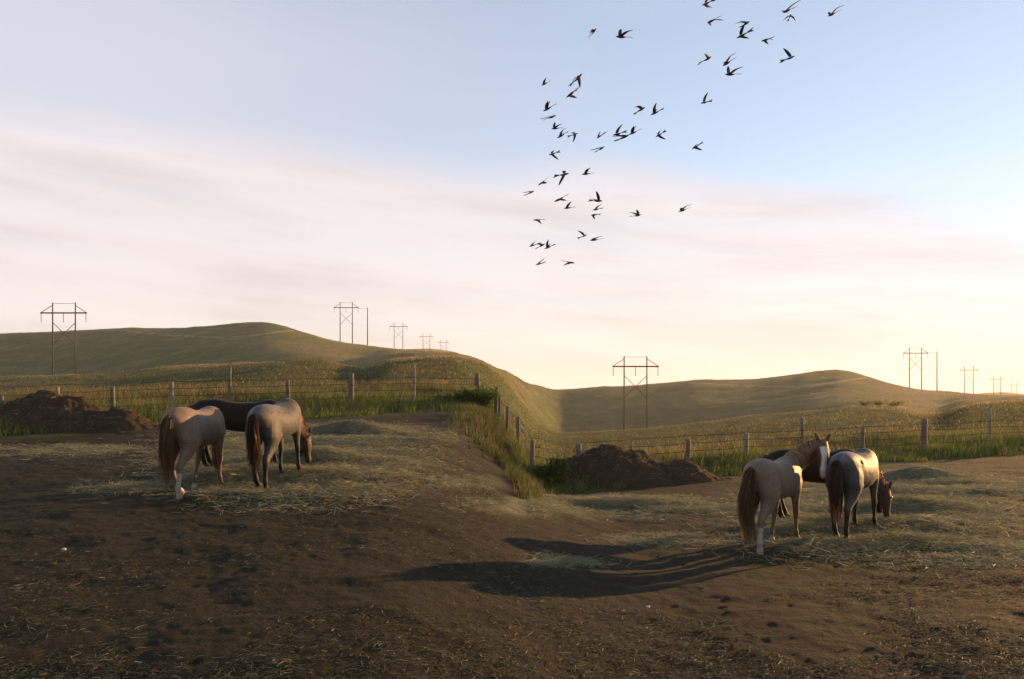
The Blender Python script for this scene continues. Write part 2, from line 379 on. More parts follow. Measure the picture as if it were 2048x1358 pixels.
# ------------------------------------------------------------------ ground sheet: paddock and hills
def build_ground():
    inner = np.linspace(-34, 34, 640); outer = np.concatenate([np.linspace(34, 326, 74)[1:-1]])
    ang = np.radians(np.concatenate([inner, outer])); na = len(ang)
    rr = np.concatenate([np.geomspace(4.5, 46, 400), np.geomspace(46, 1100, 230)[1:], np.geomspace(1100, 3000, 12)[1:]]); nr = len(rr)
    A, RR = np.meshgrid(ang, rr)
    RY = RR / np.maximum(np.cos(np.clip(A, -.62, .62)), .8)        # rows run level across the view
    RY = np.where(np.abs((A + math.pi) % (2 * math.pi) - math.pi) < .62, RY, RR / math.cos(.62))
    X = RY * np.sin(A); Y = RY * np.cos(A)
    Z = height(X, Y)
    V = np.stack([X, Y, Z], -1).reshape(-1, 3)
    i = np.arange(nr - 1)[:, None]; j = np.arange(na)[None, :]; j2 = (j + 1) % na
    Q = np.stack(np.broadcast_arrays(i * na + j, i * na + j2, (i + 1) * na + j2, (i + 1) * na + j), -1).reshape(-1, 4)
    cx = X.reshape(-1); cy = Y.reshape(-1); px = px_of(cx, cy); fd = columns(px)['f']
    front = cy > 1
    qc = Q[:, 0]; far = (cy[qc] > fd[qc] * 1.04) | ((RY.reshape(-1)[qc] > 60) & ~front[qc])
    for name, sel, mat in (('paddock', ~far, M_PAD), ('hills', far, M_HILL)):
        q = Q[sel]; u, inv = np.unique(q, return_inverse=True); v = V[u]; q = inv.reshape(-1, 4)
        x, y = v[:, 0], v[:, 1]; p = px_of(x, y); c = columns(p)
        col = np.zeros((len(v), 3), np.float32)
        if name == 'paddock':
            col[:, 0] = hay_mask(x, y)
            e = (y / c['f']) + .05 * fbm(x * .8, y * .8, 3, 21)
            col[:, 1] = np.where(y > 4, sstep(.86, .93, e), 0)
        else:
            dcr = np.log(y.clip(1) / c['cd'])
            col[:, 0] = np.exp(-(dcr / .16) ** 2) * .9 * (.8 + .8 * fbm(x * .2, y * .2, 3, 4)) + sstep(.94, 1.0, y / c['sd']) * .5  # golden low sun on near crest and skyline, painted into the colour
            # sunlight on the right flank and spur, painted in as a tan tone
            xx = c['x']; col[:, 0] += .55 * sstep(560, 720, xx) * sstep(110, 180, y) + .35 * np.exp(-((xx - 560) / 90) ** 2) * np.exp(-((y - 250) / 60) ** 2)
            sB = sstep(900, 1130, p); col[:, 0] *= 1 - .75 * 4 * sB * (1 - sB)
            pyv = HZ - F * (v[:, 2] - H) / y.clip(1) - c['off']
            tl = np.interp(xx, [200, 255, 300, 350, 400, 450, 500, 560, 600], [660, 662, 667, 671, 673.5, 674.5, 671, 663, 660])
            on = (xx > 210) & (xx < 590) & (y > 250) & (y < 480)
            col[:, 1] = np.where(on, np.exp(-((pyv - tl) / .9) ** 2) * .8 + .6 * np.exp(-((pyv - tl - 4 * np.sin((xx - 210) / 380 * 3.1)) / .7) ** 2) * (xx > 440), 0)
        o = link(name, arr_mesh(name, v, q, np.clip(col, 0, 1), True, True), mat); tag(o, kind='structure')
    # patch under the viewer
    V0 = np.concatenate([[[0, 0, 0.0]], V[:na]]); T0 = np.stack([np.zeros(na, int), 1 + (np.arange(na) + 1) % na, 1 + np.arange(na)], -1)
    me = arr_mesh('paddock_near', V0, T0[:, ::-1] * 1, np.zeros((len(V0), 3), np.float32), True)
    o = link('paddock_underfoot', me, M_PAD); tag(o, kind='structure')
build_ground()

# ------------------------------------------------------------------ blades and strands
def blades(P, hgts, wid, lean, cols, tipcol=1.25):
    n = len(P); az = RNG.uniform(0, 2 * math.pi, n); la = RNG.uniform(0, 2 * math.pi, n)
    sx, sy = np.cos(az) * wid / 2, np.sin(az) * wid / 2
    lx, ly = np.cos(la) * lean * hgts, np.sin(la) * lean * hgts
    V = np.zeros((n, 5, 3), np.float32); z = hgts
    V[:, 0] = P - np.stack([sx, sy, 0.02 + 0 * sx], -1); V[:, 1] = P + np.stack([sx, sy, -.02 + 0 * sx], -1)
    mid = P + np.stack([lx * .35, ly * .35, z * .6], -1)
    V[:, 2] = mid - np.stack([sx, sy, 0 * sx], -1) * .75; V[:, 3] = mid + np.stack([sx, sy, 0 * sx], -1) * .75
    V[:, 4] = P + np.stack([lx, ly, z * (1 - .35 * np.minimum(lean, 1))], -1)
    b = (np.arange(n) * 5)[:, None]
    T = np.concatenate([b + [0, 1, 3], b + [0, 3, 2], b + [2, 3, 4]], 0)
    C = np.repeat(cols[:, None, :], 5, 1).copy(); C[:, 4] = np.minimum(C[:, 4] * tipcol, .6)
    return V.reshape(-1, 3), T, C.reshape(-1, 3)
def strands(P, length, wid, cols, tilt=.12, bend=.25):
    n = len(P); az = RNG.uniform(0, 2 * math.pi, n); dz = RNG.normal(0, tilt, n)
    d = np.stack([np.cos(az), np.sin(az), dz], -1); s = np.stack([-np.sin(az), np.cos(az), RNG.normal(0, .5, n)], -1)
    bd = RNG.normal(0, bend, n)[:, None] * np.stack([-np.sin(az), np.cos(az), 0.6 * np.abs(RNG.normal(0, 1, n))], -1)
    L = length[:, None]; w = wid[:, None] / 2
    V = np.zeros((n, 6, 3), np.float32)
    a = P - d * L * .5; m_ = P + bd * L * .35; e = P + d * L * .5
    V[:, 0], V[:, 1], V[:, 2], V[:, 3], V[:, 4], V[:, 5] = a - s * w * .7, a + s * w * .7, m_ - s * w, m_ + s * w, e - s * w * .5, e + s * w * .5
    b = (np.arange(n) * 6)[:, None]
    T = np.concatenate([b + [0, 1, 3], b + [0, 3, 2], b + [2, 3, 5], b + [2, 5, 4]], 0)
    return V.reshape(-1, 3), T, np.repeat(cols[:, None, :], 6, 1).reshape(-1, 3)
def pick(pal, n, jit=.25):
    pal = np.array(pal, float); c = pal[RNG.integers(0, len(pal), n)]
    return c * RNG.uniform(1 - jit, 1 + jit, (n, 1))
def stuff(name, V, T, C, mat, label, cat):
    return tag(link(name, arr_mesh(name, V, T, C), mat), label, cat, kind='stuff')
STRAW = [(.34, .30, .17), (.28, .27, .155), (.22, .24, .135), (.17, .20, .11), (.42, .37, .22), (.17, .155, .085)]
def rand_frame(n, x0, x1, y0, y1):
    px = RNG.uniform(x0, x1, n); py = y0 + (y1 - y0) * RNG.random(n); X, Y = gp(px, py); return X, Y
def build_hay(x0, x1, y0, y1, n, label):
    X, Y = rand_frame(n * 6, x0, x1, y0, y1)
    m_ = hay_mask(X, Y); k = RNG.random(len(X)) < m_ * 1.1; X, Y = X[k][:n], Y[k][:n]; n = len(X)
    hm = hay_mask(X, Y)
    P = np.stack([X, Y, height(X, Y) + RNG.random(n) ** 1.5 * .09 * hm + .006], -1)
    V, T, C = strands(P, RNG.uniform(.09, .34, n), RNG.uniform(.0035, .008, n), pick(STRAW, n), .22, .3)
    stuff('hay', V, T, C, M_STRAW, label, 'hay')
build_hay(-20, 985, 845, 1030, 75000, 'loose pale hay strewn round the horses whose heads are all down')
build_hay(1060, 2070, 940, 1140, 75000, 'loose pale hay strewn round the horse that looks back')
def build_litter(x0, x1, label):
    n = 42000; px = RNG.uniform(x0, x1, n); t = RNG.random(n) ** .8
    top = np.where(px < 1024, 862, 975); py = top + (1380 - top) * t; X, Y = gp(px, py)
    k = fbm(X * .7, Y * .7, 4, 77) + RNG.uniform(-.3, .3, n) > 0.0; X, Y = X[k], Y[k]; n = len(X)
    P = np.stack([X, Y, height(X, Y) + .006 + .01 * RNG.random(n)], -1)
    V, T, C = strands(P, RNG.uniform(.03, .13, n) * (.6 + .8 * RNG.random(n) ** 3), RNG.uniform(.0025, .006, n), pick(STRAW + [(.07, .055, .03), (.06, .06, .03), (.09, .07, .04), (.09, .085, .045)], n, .35) * .5, .12, .3)
    stuff('straw_litter', V, T, C, M_STRAW, label, 'straw')
build_litter(-30, 1024, 'scattered straw bits trodden into the higher paddock dirt')
build_litter(1024, 2080, 'scattered straw bits trodden into the lower paddock dirt')
def build_verge(x0, x1, n, label):
    px = RNG.uniform(x0, x1, n); fd = fence_depth(px); g = RNG.random(n)
    Y = fd * (.90 + .30 * g ** 1.2) ; X = (px - CX) / F * Y
    edge = Y / fd
    dens = sstep(.89, .97, edge + .06 * fbm(X * .9, Y * .9, 3, 51)) * (.6 + .9 * fbm(X * .5, Y * .5, 3, 52) + .25)
    k = RNG.random(n) < dens; X, Y, px, edge = X[k], Y[k], px[k], edge[k]; n = len(X)
    P = np.stack([X, Y, height(X, Y)], -1)
    tall = .30 + .45 * np.clip(.5 + 1.2 * fbm(X * .35, Y * .35, 3, 53), 0, 1)
    h_ = tall * RNG.uniform(.5, 1.15, n) * sstep(.86, 1.02, edge) + .06
    c = pick([(.07, .12, .02), (.10, .155, .027), (.055, .095, .017), (.14, .18, .04)], n)
    dry_or_sunlit = RNG.random(n) < .14 + .30 * sstep(1.05, 1.16, edge); c[dry_or_sunlit] = pick([(.20, .15, .07), (.26, .20, .10), (.15, .11, .06)], int(dry_or_sunlit.sum())); h_[dry_or_sunlit] *= 1.25
    V, T, C = blades(P, h_, RNG.uniform(.010, .026, n), RNG.uniform(.1, .9, n), c)
    stuff('verge_grass', V, T, C, M_GRASS, label, 'grass')
build_verge(-60, 1046, 75000, 'tall green grass along the upper paddock fence')
build_verge(1040, 2110, 75000, 'tall green grass along the lower paddock fence')
def build_bank():
    n = 26000; px = RNG.uniform(880, 1085, n); fd = fence_depth(px); Y = fd * RNG.uniform(.62, 1.0, n); X = (px - CX) / F * Y
    k = RNG.random(n) < sstep(.60, .9, Y / fd + .25 * fbm(X * .8, Y * .8, 3, 57)) * np.exp(-((px - 1005) / 60) ** 2); X, Y = X[k], Y[k]; n = len(X)
    P = np.stack([X, Y, height(X, Y)], -1)
    V, T, C = blades(P, RNG.uniform(.1, .4, n), RNG.uniform(.01, .025, n), RNG.uniform(.1, .7, n), pick([(.055, .08, .018), (.07, .09, .022), (.14, .11, .05), (.05, .06, .018)], n))
    stuff('bank_grass', V, T, C, M_GRASS, 'patchy grass on the bank between the two paddocks', 'grass')
build_bank()
def build_pasture():
    n = 150000; px = RNG.uniform(-60, 2110, n); c = columns(px)
    a = np.log(c['f'] * 1.12); b = np.log(c['cd'] * 1.02)
    t = RNG.random(n) ** .75; Y = np.exp(a + (b - a) * t); Y2 = np.exp(np.log(c['cd'] * 1.15) + (np.log(c['sd'] * 1.01) - np.log(c['cd'] * 1.15)) * RNG.random(n))
    onhill = RNG.random(n) < .33; Y = np.where(onhill, Y2, Y); X = (px - CX) / F * Y
    P = np.stack([X, Y, height(X, Y)], -1)
    cr = np.exp(-(np.log(Y / c['cd']) / .16) ** 2)
    col = pick([(.062, .072, .026), (.08, .085, .034), (.05, .058, .022), (.12, .105, .045)], n)
    dry_or_sunlit = RNG.random(n) < .06 + .85 * cr + .45 * sstep(560, 720, c['x']) * (Y > 110); col[dry_or_sunlit] = pick([(.30, .23, .10), (.38, .29, .13), (.22, .17, .08)], int(dry_or_sunlit.sum()))  # few dry blades; extra tan on crest and right flank paints sunlight
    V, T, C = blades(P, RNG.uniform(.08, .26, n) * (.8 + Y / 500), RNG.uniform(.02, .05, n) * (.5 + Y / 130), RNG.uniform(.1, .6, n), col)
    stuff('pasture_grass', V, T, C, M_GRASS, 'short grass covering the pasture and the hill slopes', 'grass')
build_pasture()

# ------------------------------------------------------------------ tubes for posts, wires, towers
def tube(bm, pts, rad, seg=8, cap=True):
    pts = [Vector(p) for p in pts]; n = len(pts); rad = rad if hasattr(rad, '__len__') else [rad] * n
    rings = []
    up0 = None
    for i, p in enumerate(pts):
        t = (pts[min(i + 1, n - 1)] - pts[max(i - 1, 0)]).normalized()
        if up0 is None: up0 = Vector((0, 0, 1)) if abs(t.z) < .9 else Vector((1, 0, 0))
        a = t.cross(up0).normalized(); b = a.cross(t).normalized(); up0 = b if abs(t.dot(b)) < .9 else up0
        rings.append([bm.verts.new(p + (a * math.cos(2 * math.pi * k / seg) + b * math.sin(2 * math.pi * k / seg)) * rad[i]) for k in range(seg)])
    for i in range(n - 1):
        for k in range(seg):
            bm.faces.new((rings[i][k], rings[i][(k + 1) % seg], rings[i + 1][(k + 1) % seg], rings[i + 1][k]))
    if cap: bm.faces.new(rings[0][::-1]); bm.faces.new(rings[-1])
def bm_obj(name, bm, mat, parent=None, smooth=True):
    bmesh.ops.recalc_face_normals(bm, faces=bm.faces)
    me = bpy.data.meshes.new(name); bm.to_mesh(me); bm.free()
    me.polygons.foreach_set('use_smooth', np.full(len(me.polygons), smooth, bool))
    return link(name, me, mat, parent)

# ------------------------------------------------------------------ fences
def fence(name, posts, label, wires=(.22, .48, .74, 1.0, 1.24)):
    # posts: (X, Y, height, radius, pale, leanx)
    x0, y0 = posts[0][0], posts[0][1]; root = empty(name, (x0, y0, hgt(x0, y0))); o0 = Vector(root.location)
    tops = []
    for (x, y, h, r, pale, lean) in posts:
        z = hgt(x, y); bm = bmesh.new(); n = 7
        ph = random.uniform(0, 6)
        pts = [Vector((x + lean * (k / (n - 1)) + .008 * math.sin(ph + k), y + .008 * math.cos(ph + k * 1.3), z - .15 + (h + .15) * k / (n - 1))) - o0 for k in range(n)]
        tube(bm, pts, [r * (1.06 - .12 * k / (n - 1)) * random.uniform(.95, 1.05) for k in range(n)], 10)
        bm.verts.ensure_lookup_table()
        for v in bm.verts:
            if v.co.z > pts[-1].z - .01: v.co.z += random.uniform(-.02, .025)
        bm_obj('post', bm, M_POSTP if pale else M_POST, root)
        tops.append((x, y, z, lean / h))
    for wi, wz in enumerate(wires):
        bm = bmesh.new(); pts = []
        for a, b in zip(tops[:-1], tops[1:]):
            for k in range(5):
                t = k / 5; sag = .025 * 4 * t * (1 - t) * random.uniform(.5, 1.5)
                pts.append(Vector((a[0] * (1 - t) + b[0] * t, a[1] * (1 - t) + b[1] * t - .07, a[2] * (1 - t) + b[2] * t + wz - sag)) - o0)
        pts.append(Vector((tops[-1][0], tops[-1][1] - .07, tops[-1][2] + wz)) - o0)
        tube(bm, pts, .010, 4, False)
        # twisted barbs along the strand
        for q in range(0, len(pts) - 1):
            p = pts[q].lerp(pts[q + 1], random.random())
            tube(bm, [p + Vector((-.015, 0, -.025)), p + Vector((.015, 0, .025))], .003, 3, False)
        bm_obj('wire', bm, M_WIRE, root)
    return tag(root, label, 'fence')
def fp(px, depth=None):
    d = float(fence_depth(px)) if depth is None else depth
    return ((px - CX) / F * d, d)
LP = [(-110, 1.1, .07, 0), (5, .98, .06, 0), (115, 1.15, .05, 1), (226, 1.1, .085, 0), (343, 1.2, .085, 1), (460, 1.72, .06, 0), (577, 1.22, .075, 0), (702, 1.42, .115, 0), (829, 1.80, .055, 1), (955, 1.42, .12, 0)]
left_posts = [fp(float(x)) + (h, r, p, random.uniform(-.03, .03)) for x, h, r, p in LP]
left_posts += [fp(992.0) + (1.4, .09, 0, .02)]
fence('wire_fence', left_posts, 'wire fence with timber posts along the upper paddock, behind the three grazing horses')
RP = [(1155, 1.2, .09, 0), (1264, 1.15, .055, 1), (1375, 1.12, .085, 0), (1493, 1.2, .085, 1), (1605, 1.72, .06, 0), (1725, 1.22, .075, 0), (1849, 1.42, .115, 0), (1979, 1.80, .055, 1), (2095, 1.4, .12, 0)]
a0 = fp(992.0); a1 = fp(1056.0)
right_posts = [(a0[0] * (1 - t) + a1[0] * t + .12, a0[1] * (1 - t) + a1[1] * t, 1.15, .065, 0, 0) for t in (.04, .35, .68, 1.0)]
right_posts += [fp(float(x)) + (h, r, p, random.uniform(-.03, .03)) for x, h, r, p in RP]
fence('wire_fence', right_posts, 'wire fence with timber posts along the lower paddock, behind the horse looking back')

# ------------------------------------------------------------------ earth mounds
def mound(cpx, cpy, label, flip=1):
    cx, cy = gp(np.float64(cpx), np.float64(cpy)); cx, cy = float(cx), float(cy)
    nx, ny = 190, 90
    u = np.linspace(-2.9, 3.3, nx); w = np.linspace(-1.75, 1.5, ny); U, W = np.meshgrid(u, w)
    prof = np.interp(U, [-2.9, -2.4, -1.9, -1.3, -.8, -.3, .1, .5, .9, 1.3, 1.7, 2.1, 2.5, 2.9, 3.3], [-.15, .05, .28, .62, .95, 1.12, 1.10, .98, .80, .62, .62, .52, .30, .08, -.15])
    half = np.interp(U, [-2.9, -1, 0, 1.5, 3.3], [.6, 1.35, 1.55, 1.25, .5])
    cross = np.clip(1 - (np.abs(W + .12 * fbm(U * 1.1, W, 3, 61)) / half) ** 1.5, -.25, 1)
    Zr = prof * cross + (.16 * fbm(U * 2.2, W * 2.2, 4, 62, .6) + .07 * fbm(U * 8, W * 8, 3, 63, .6)) * np.clip(cross + .2, 0, 1)
    U = U * 1.14; Zr = Zr * 1.04; u = u * 1.14
    X = cx + U; Y = cy + W
    gz = height(X, Y, False)
    V = np.stack([X - cx, Y - cy, gz + Zr - .03 - hgt_base(cx, cy)], -1).reshape(-1, 3)
    i = np.arange(ny - 1)[:, None]; j = np.arange(nx - 1)[None]
    Q = np.stack(np.broadcast_arrays(i * nx + j, i * nx + j + 1, (i + 1) * nx + j + 1, (i + 1) * nx + j), -1).reshape(-1, 4)
    root = empty('earth_mound', (cx, cy, hgt_base(cx, cy)))
    link('heap', arr_mesh('heap', V, Q, None, True, True), M_MOUND, root)
    n = 2600; uu = RNG.uniform(-2.9, 3.3, n); ww = RNG.uniform(-1.3, 1.1, n)
    iu = np.clip(np.searchsorted(u, uu), 0, nx - 1); iw = np.clip(np.searchsorted(w, ww), 0, ny - 1)
    P = V.reshape(ny, nx, 3)[iw, iu] + np.array([0, 0, .012])
    k = cross[iw, iu] > .02; P = P[k]; n = len(P)
    Vs, T, C = strands(P, RNG.uniform(.08, .3, n), RNG.uniform(.004, .009, n), pick(STRAW + [(.09, .06, .035)] * 5, n), .3, .4)
    tag(link('straw_bits', arr_mesh('straw_bits', Vs, T, C), M_STRAW, root), kind='stuff')
    tag(root, label, 'mound')
mound(100, 858, 'low brown mound of earth and old bedding at the upper paddock fence')
mound(1224, 966, 'broad dark mound of earth and old bedding at the lower paddock fence')

# ------------------------------------------------------------------ power line towers
def tower(px, top, legpx, label, kind='h'):
    s = 5.95                                   # spacing of the two poles
    Y = F * s / legpx; X = (px - CX) / F * Y
    ztop = H + (HZ - top) / F * Y
    zg = min(hgt(X - s / 2, Y), hgt(X + s / 2, Y)) - .3
    ztop = max(ztop, zg + 12)
    root = empty('transmission_tower', (X, Y, zg)); h = ztop - zg
    ra = .19 if Y < 300 else .21
    for sx in (-1, 1):
        bm = bmesh.new(); tube(bm, [(sx * s / 2, 0, 0), (sx * s / 2, 0, h * .5), (sx * s / 2, 0, h)], [ra * 1.15, ra, ra * .75], 10); bm_obj('pole', bm, M_POLE, root)
    zc = h - 2.75                              # crossarm level
    bm = bmesh.new(); bmesh.ops.create_cube(bm, size=1)
    for v in bm.verts: v.co = Vector((v.co.x * 12.1, v.co.y * .34 - .2, v.co.z * .34 + zc))
    bm_obj('crossarm', bm, M_POLE, root, False)
    for sx in (-1, 1):
        bm = bmesh.new(); tube(bm, [(sx * s / 2, -.12, h - .75), (sx * 5.9, -.2, zc + .1)], .09, 6); bm_obj('knee_brace', bm, M_POLE, root)
        bm = bmesh.new(); tube(bm, [(sx * s / 2, .12 * sx, zc - 2.4), (-sx * s / 2, .12 * sx, zc - 8.2)], .085, 6); bm_obj('cross_brace', bm, M_POLE, root)
    bm = bmesh.new(); tube(bm, [(-s / 2, 0, h - .25), (s / 2, 0, h - .25)], .05, 6); bm_obj('top_tie', bm, M_POLE, root)
    for x in (-5.85, 0, 5.85):
        bm = bmesh.new(); n = 15
        tube(bm, [(x, -.2, zc - .15 - 2.3 * k / (n - 1)) for k in range(n)], [.05 if k % 2 else .13 for k in range(n)], 8); bm_obj('insulator', bm, M_INS, root)
    return tag(root, label, 'pylon', 'pole pylons of the power line')
tower(128, 605, 45.5, 'nearest timber pylon before the left hill, left of its peak')
tower(692.5, 604, 24.5, 'timber pylon on the left hill flank beside a single pole')
tower(797, 645, 17.5, 'hazy pylon third along the left line, right of the single pole')
tower(853, 667, 13.8, 'faint pylon fourth along the left line, over the low far ridge')
tower(887, 682, 11.0, 'faintest and smallest pylon at the far end of the left line')
tower(1271, 712, 45.5, 'nearest timber pylon before the right hill, above the dark mound')
tower(1831, 695, 24.5, 'timber pylon on the right hill flank beside a single pole')
tower(1938, 732, 17.5, 'hazy pylon third along the right line, right of the single pole')
tower(1994, 752, 13.8, 'faint pylon fourth along the right line, over the low far ridge')
tower(2028, 765, 11.0, 'faintest and smallest pylon at the far end of the right line')
def single_pole(px, top, label):
    Y = 405.0; X = (px - CX) / F * Y; zg = hgt(X, Y) - .3; h = H + (HZ - top) / F * Y - zg
    root = empty('utility_pole', (X, Y, zg))
    bm = bmesh.new(); tube(bm, [(0, 0, 0), (0, 0, h * .5), (0, 0, h)], [.25, .22, .17], 10); bm_obj('pole', bm, M_POLE, root)
    bm = bmesh.new(); tube(bm, [(0, 0, h - .5), (-3.2, -.5, h - .6), (-6.5, -1, h - .2)], .04, 6); bm_obj('stay_wire', bm, M_WIRE, root)
    tag(root, label, 'pole')
single_pole(735, 615, 'single bare timber pole on the left hill flank')
single_pole(1874, 703, 'single bare timber pole on the right hill flank')

# ------------------------------------------------------------------ weeds and shrubs
def shrub(px, depth, n, rx, hz, pal, label, cat='shrub', name='shrub'):
    Y = float(depth); X = (px - CX) / F * Y; z = hgt(X, Y); root = empty(name, (X, Y, z))
    bm = bmesh.new()
    stems = []
    for k in range(9):
        a = random.uniform(0, 6.28); r = random.uniform(.3, 1) * rx; e = Vector((math.cos(a) * r, math.sin(a) * r * .7, hz * random.uniform(.5, .95)))
        tube(bm, [(0, 0, -.05), e * .5 + Vector((0, 0, hz * .1)), e], [.02 * hz, .012 * hz, .004 * hz], 5); stems.append(e)
    bm_obj('stems', bm, M_POST, root)
    c = np.array([stems[i] for i in RNG.integers(0, len(stems), n)]); P = c * RNG.uniform(.25, 1.05, (n, 1)) + RNG.normal(0, 1, (n, 3)) * np.array([rx, rx, hz]) * .14; P[:, 2] = np.clip(P[:, 2], .02, None)
    V, T, C = strands(P, RNG.uniform(.08, .2, n) * (hz / 1.0) ** .5, RNG.uniform(.03, .07, n) * (hz / 1.0) ** .5, pick(pal, n), .6, .3)
    tag(link('foliage', arr_mesh('foliage', V, T, C), M_GRASS, root), kind='stuff'); tag(root, label, cat)
GR = [(.075, .125, .022), (.10, .15, .03), (.055, .085, .018)]; TN = [(.22, .16, .06), (.28, .20, .08), (.15, .14, .05)]
shrub(958, fence_depth(958.) * .985, 2600, .95, .85, GR, 'bushy green weed at the thick post of the upper paddock fence', 'weed', 'weed_clump')
shrub(905, fence_depth(905.) * 1.0, 1500, .8, .6, GR, 'low green weed clump left of the bushy weed by the thick post', 'weed', 'weed_clump')
shrub(1098, fence_depth(1098.) * .98, 1900, .55, .85, GR, 'green weed clump at the left end of the lower paddock fence', 'weed', 'weed_clump')
for k, (dx, dd, lab) in enumerate(((585, 118, 'tan scrub bush on the crest, first of three left to right'), (612, 116, 'tan scrub bush on the crest, middle of three'), (640, 112, 'tan scrub bush on the crest, last of three left to right'))):
    shrub(dx, dd, 900, 1.3, .8, TN + GR[:1], lab + ', upper paddock')
    shrub(dx + 1146, dd, 900, 1.3, .8, TN + GR[:1], lab + ', lower paddock')
shrub(36, 330, 500, 1.8, .9, GR, 'small dark bush alone on the left hillside')
shrub(1182, 330, 500, 1.8, .9, GR, 'small dark bush alone on the right hillside')
# ------------------------------------------------------------------ horses
def catmull(rows, k=4):
    A = np.array(rows, float); n = len(A); out = []
    for i in range(n - 1):
        p0, p1, p2, p3 = A[max(i - 1, 0)], A[i], A[i + 1], A[min(i + 2, n - 1)]
        for j in range(k):
            t = j / k
            out.append(.5 * (2 * p1 + (p2 - p0) * t + (2 * p0 - 5 * p1 + 4 * p2 - p3) * t * t + (3 * p1 - p0 - 3 * p2 + p3) * t ** 3))
    out.append(A[-1]); return np.array(out)
def loft(bm, rows, seg=18, k=4, power=2.0):
    # rows: x y z half-width half-depth [yaw of the lateral axis in degrees]
    rows = [tuple(r) + ((0,) if len(r) == 5 else ()) for r in rows]
    S = catmull(rows, k) if k > 1 else np.array(rows, float); n = len(S); P = S[:, :3]; rings = []; frames = []
    for i in range(n):
        t = P[min(i + 1, n - 1)] - P[max(i - 1, 0)]; t /= np.linalg.norm(t) + 1e-9
        yw = math.radians(S[i, 5]); lat = np.array([-math.sin(yw), math.cos(yw), 0]); lat -= t * lat.dot(t); lat /= np.linalg.norm(lat)
        up = np.cross(t, lat); frames.append((P[i], t, lat, up, S[i, 3], S[i, 4])); ring = []
        for q in range(seg):
            a = 2 * math.pi * q / seg; c, s = math.cos(a), math.sin(a)
            c = math.copysign(abs(c) ** (2 / power), c); s = math.copysign(abs(s) ** (2 / power), s)
            ring.append(bm.verts.new(P[i] + lat * c * S[i, 3] + up * s * S[i, 4]))
        rings.append(ring)
    for i in range(n - 1):
        for q in range(seg): bm.faces.new((rings[i][q], rings[i][(q + 1) % seg], rings[i + 1][(q + 1) % seg], rings[i + 1][q]))
    bm.faces.new(rings[0][::-1]); bm.faces.new(rings[-1]); return frames
def hair(paths_widths, cols):
    V = []; T = []; C = []; b = 0
    for (pts, w), c in zip(paths_widths, cols):
        n = len(pts); pts = np.asarray(pts); side = RNG.normal(0, 1, 3); side[2] *= .3
        for i in range(n):
            t = pts[min(i + 1, n - 1)] - pts[max(i - 1, 0)]; s = np.cross(t, side); s /= np.linalg.norm(s) + 1e-9
            ww = w * (1 - .75 * (i / (n - 1)) ** 2) / 2; V += [pts[i] - s * ww, pts[i] + s * ww]; C += [c, c]
        for i in range(n - 1): T += [(b + 2 * i, b + 2 * i + 1, b + 2 * i + 3), (b + 2 * i, b + 2 * i + 3, b + 2 * i + 2)]
        b += 2 * n
    return np.array(V), np.array(T), np.array(C)
TORSO = [(-.985, 0, 1.19, .05, .09), (-.93, 0, 1.21, .15, .19), (-.82, 0, 1.21, .215, .255), (-.66, 0, 1.195, .255, .295), (-.48, 0, 1.165, .272, .318), (-.30, 0, 1.135, .276, .308), (-.10, 0, 1.105, .288, .310),
         (.10, 0, 1.095, .296, .320), (.28, 0, 1.10, .288, .325), (.44, 0, 1.115, .262, .335), (.56, 0, 1.14, .235, .335), (.68, 0, 1.12, .21, .285), (.80, 0, 1.08, .165, .20), (.86, 0, 1.06, .09, .11)]
HIND = [(-.52, .115, 1.24, .135, .27), (-.58, .135, 1.10, .15, .30), (-.62, .15, .96, .142, .28), (-.63, .155, .85, .122, .23), (-.665, .155, .75, .095, .165), (-.73, .155, .66, .072, .11), (-.795, .155, .58, .058, .085), (-.82, .155, .52, .055, .074),
        (-.812, .155, .45, .046, .055), (-.80, .155, .34, .040, .047), (-.79, .155, .25, .041, .049), (-.78, .155, .195, .049, .057), (-.745, .155, .12, .039, .043), (-.715, .155, .075, .048, .056), (-.695, .155, .0, .062, .074)]
FORE = [(.60, .11, 1.18, .09, .20), (.57, .135, 1.02, .105, .19), (.55, .15, .88, .088, .125), (.555, .15, .76, .066, .09), (.565, .15, .64, .053, .068), (.575, .15, .54, .05, .056), (.58, .15, .49, .05, .056), (.575, .15, .43, .038, .043),
        (.57, .15, .31, .033, .040), (.57, .15, .24, .034, .042), (.57, .15, .19, .042, .050), (.605, .15, .115, .037, .041), (.63, .15, .075, .047, .055), (.65, .15, .0, .06, .072)]
HEADSEC = [(0, .070, .10), (.08, .085, .125), (.17, .098, .142), (.25, .092, .14), (.34, .070, .105), (.43, .057, .082), (.50, .058, .076), (.55, .055, .066), (.585, .035, .04)]
def leg_rows(base, side, dx, dy):
    out = []
    for x, y, z, a, b in base:
        f = max(0.0, 1 - z / 1.02); f = f ** 1.15
        out.append((x + dx * f, side * y + dy * f, z, a, b))
    return out
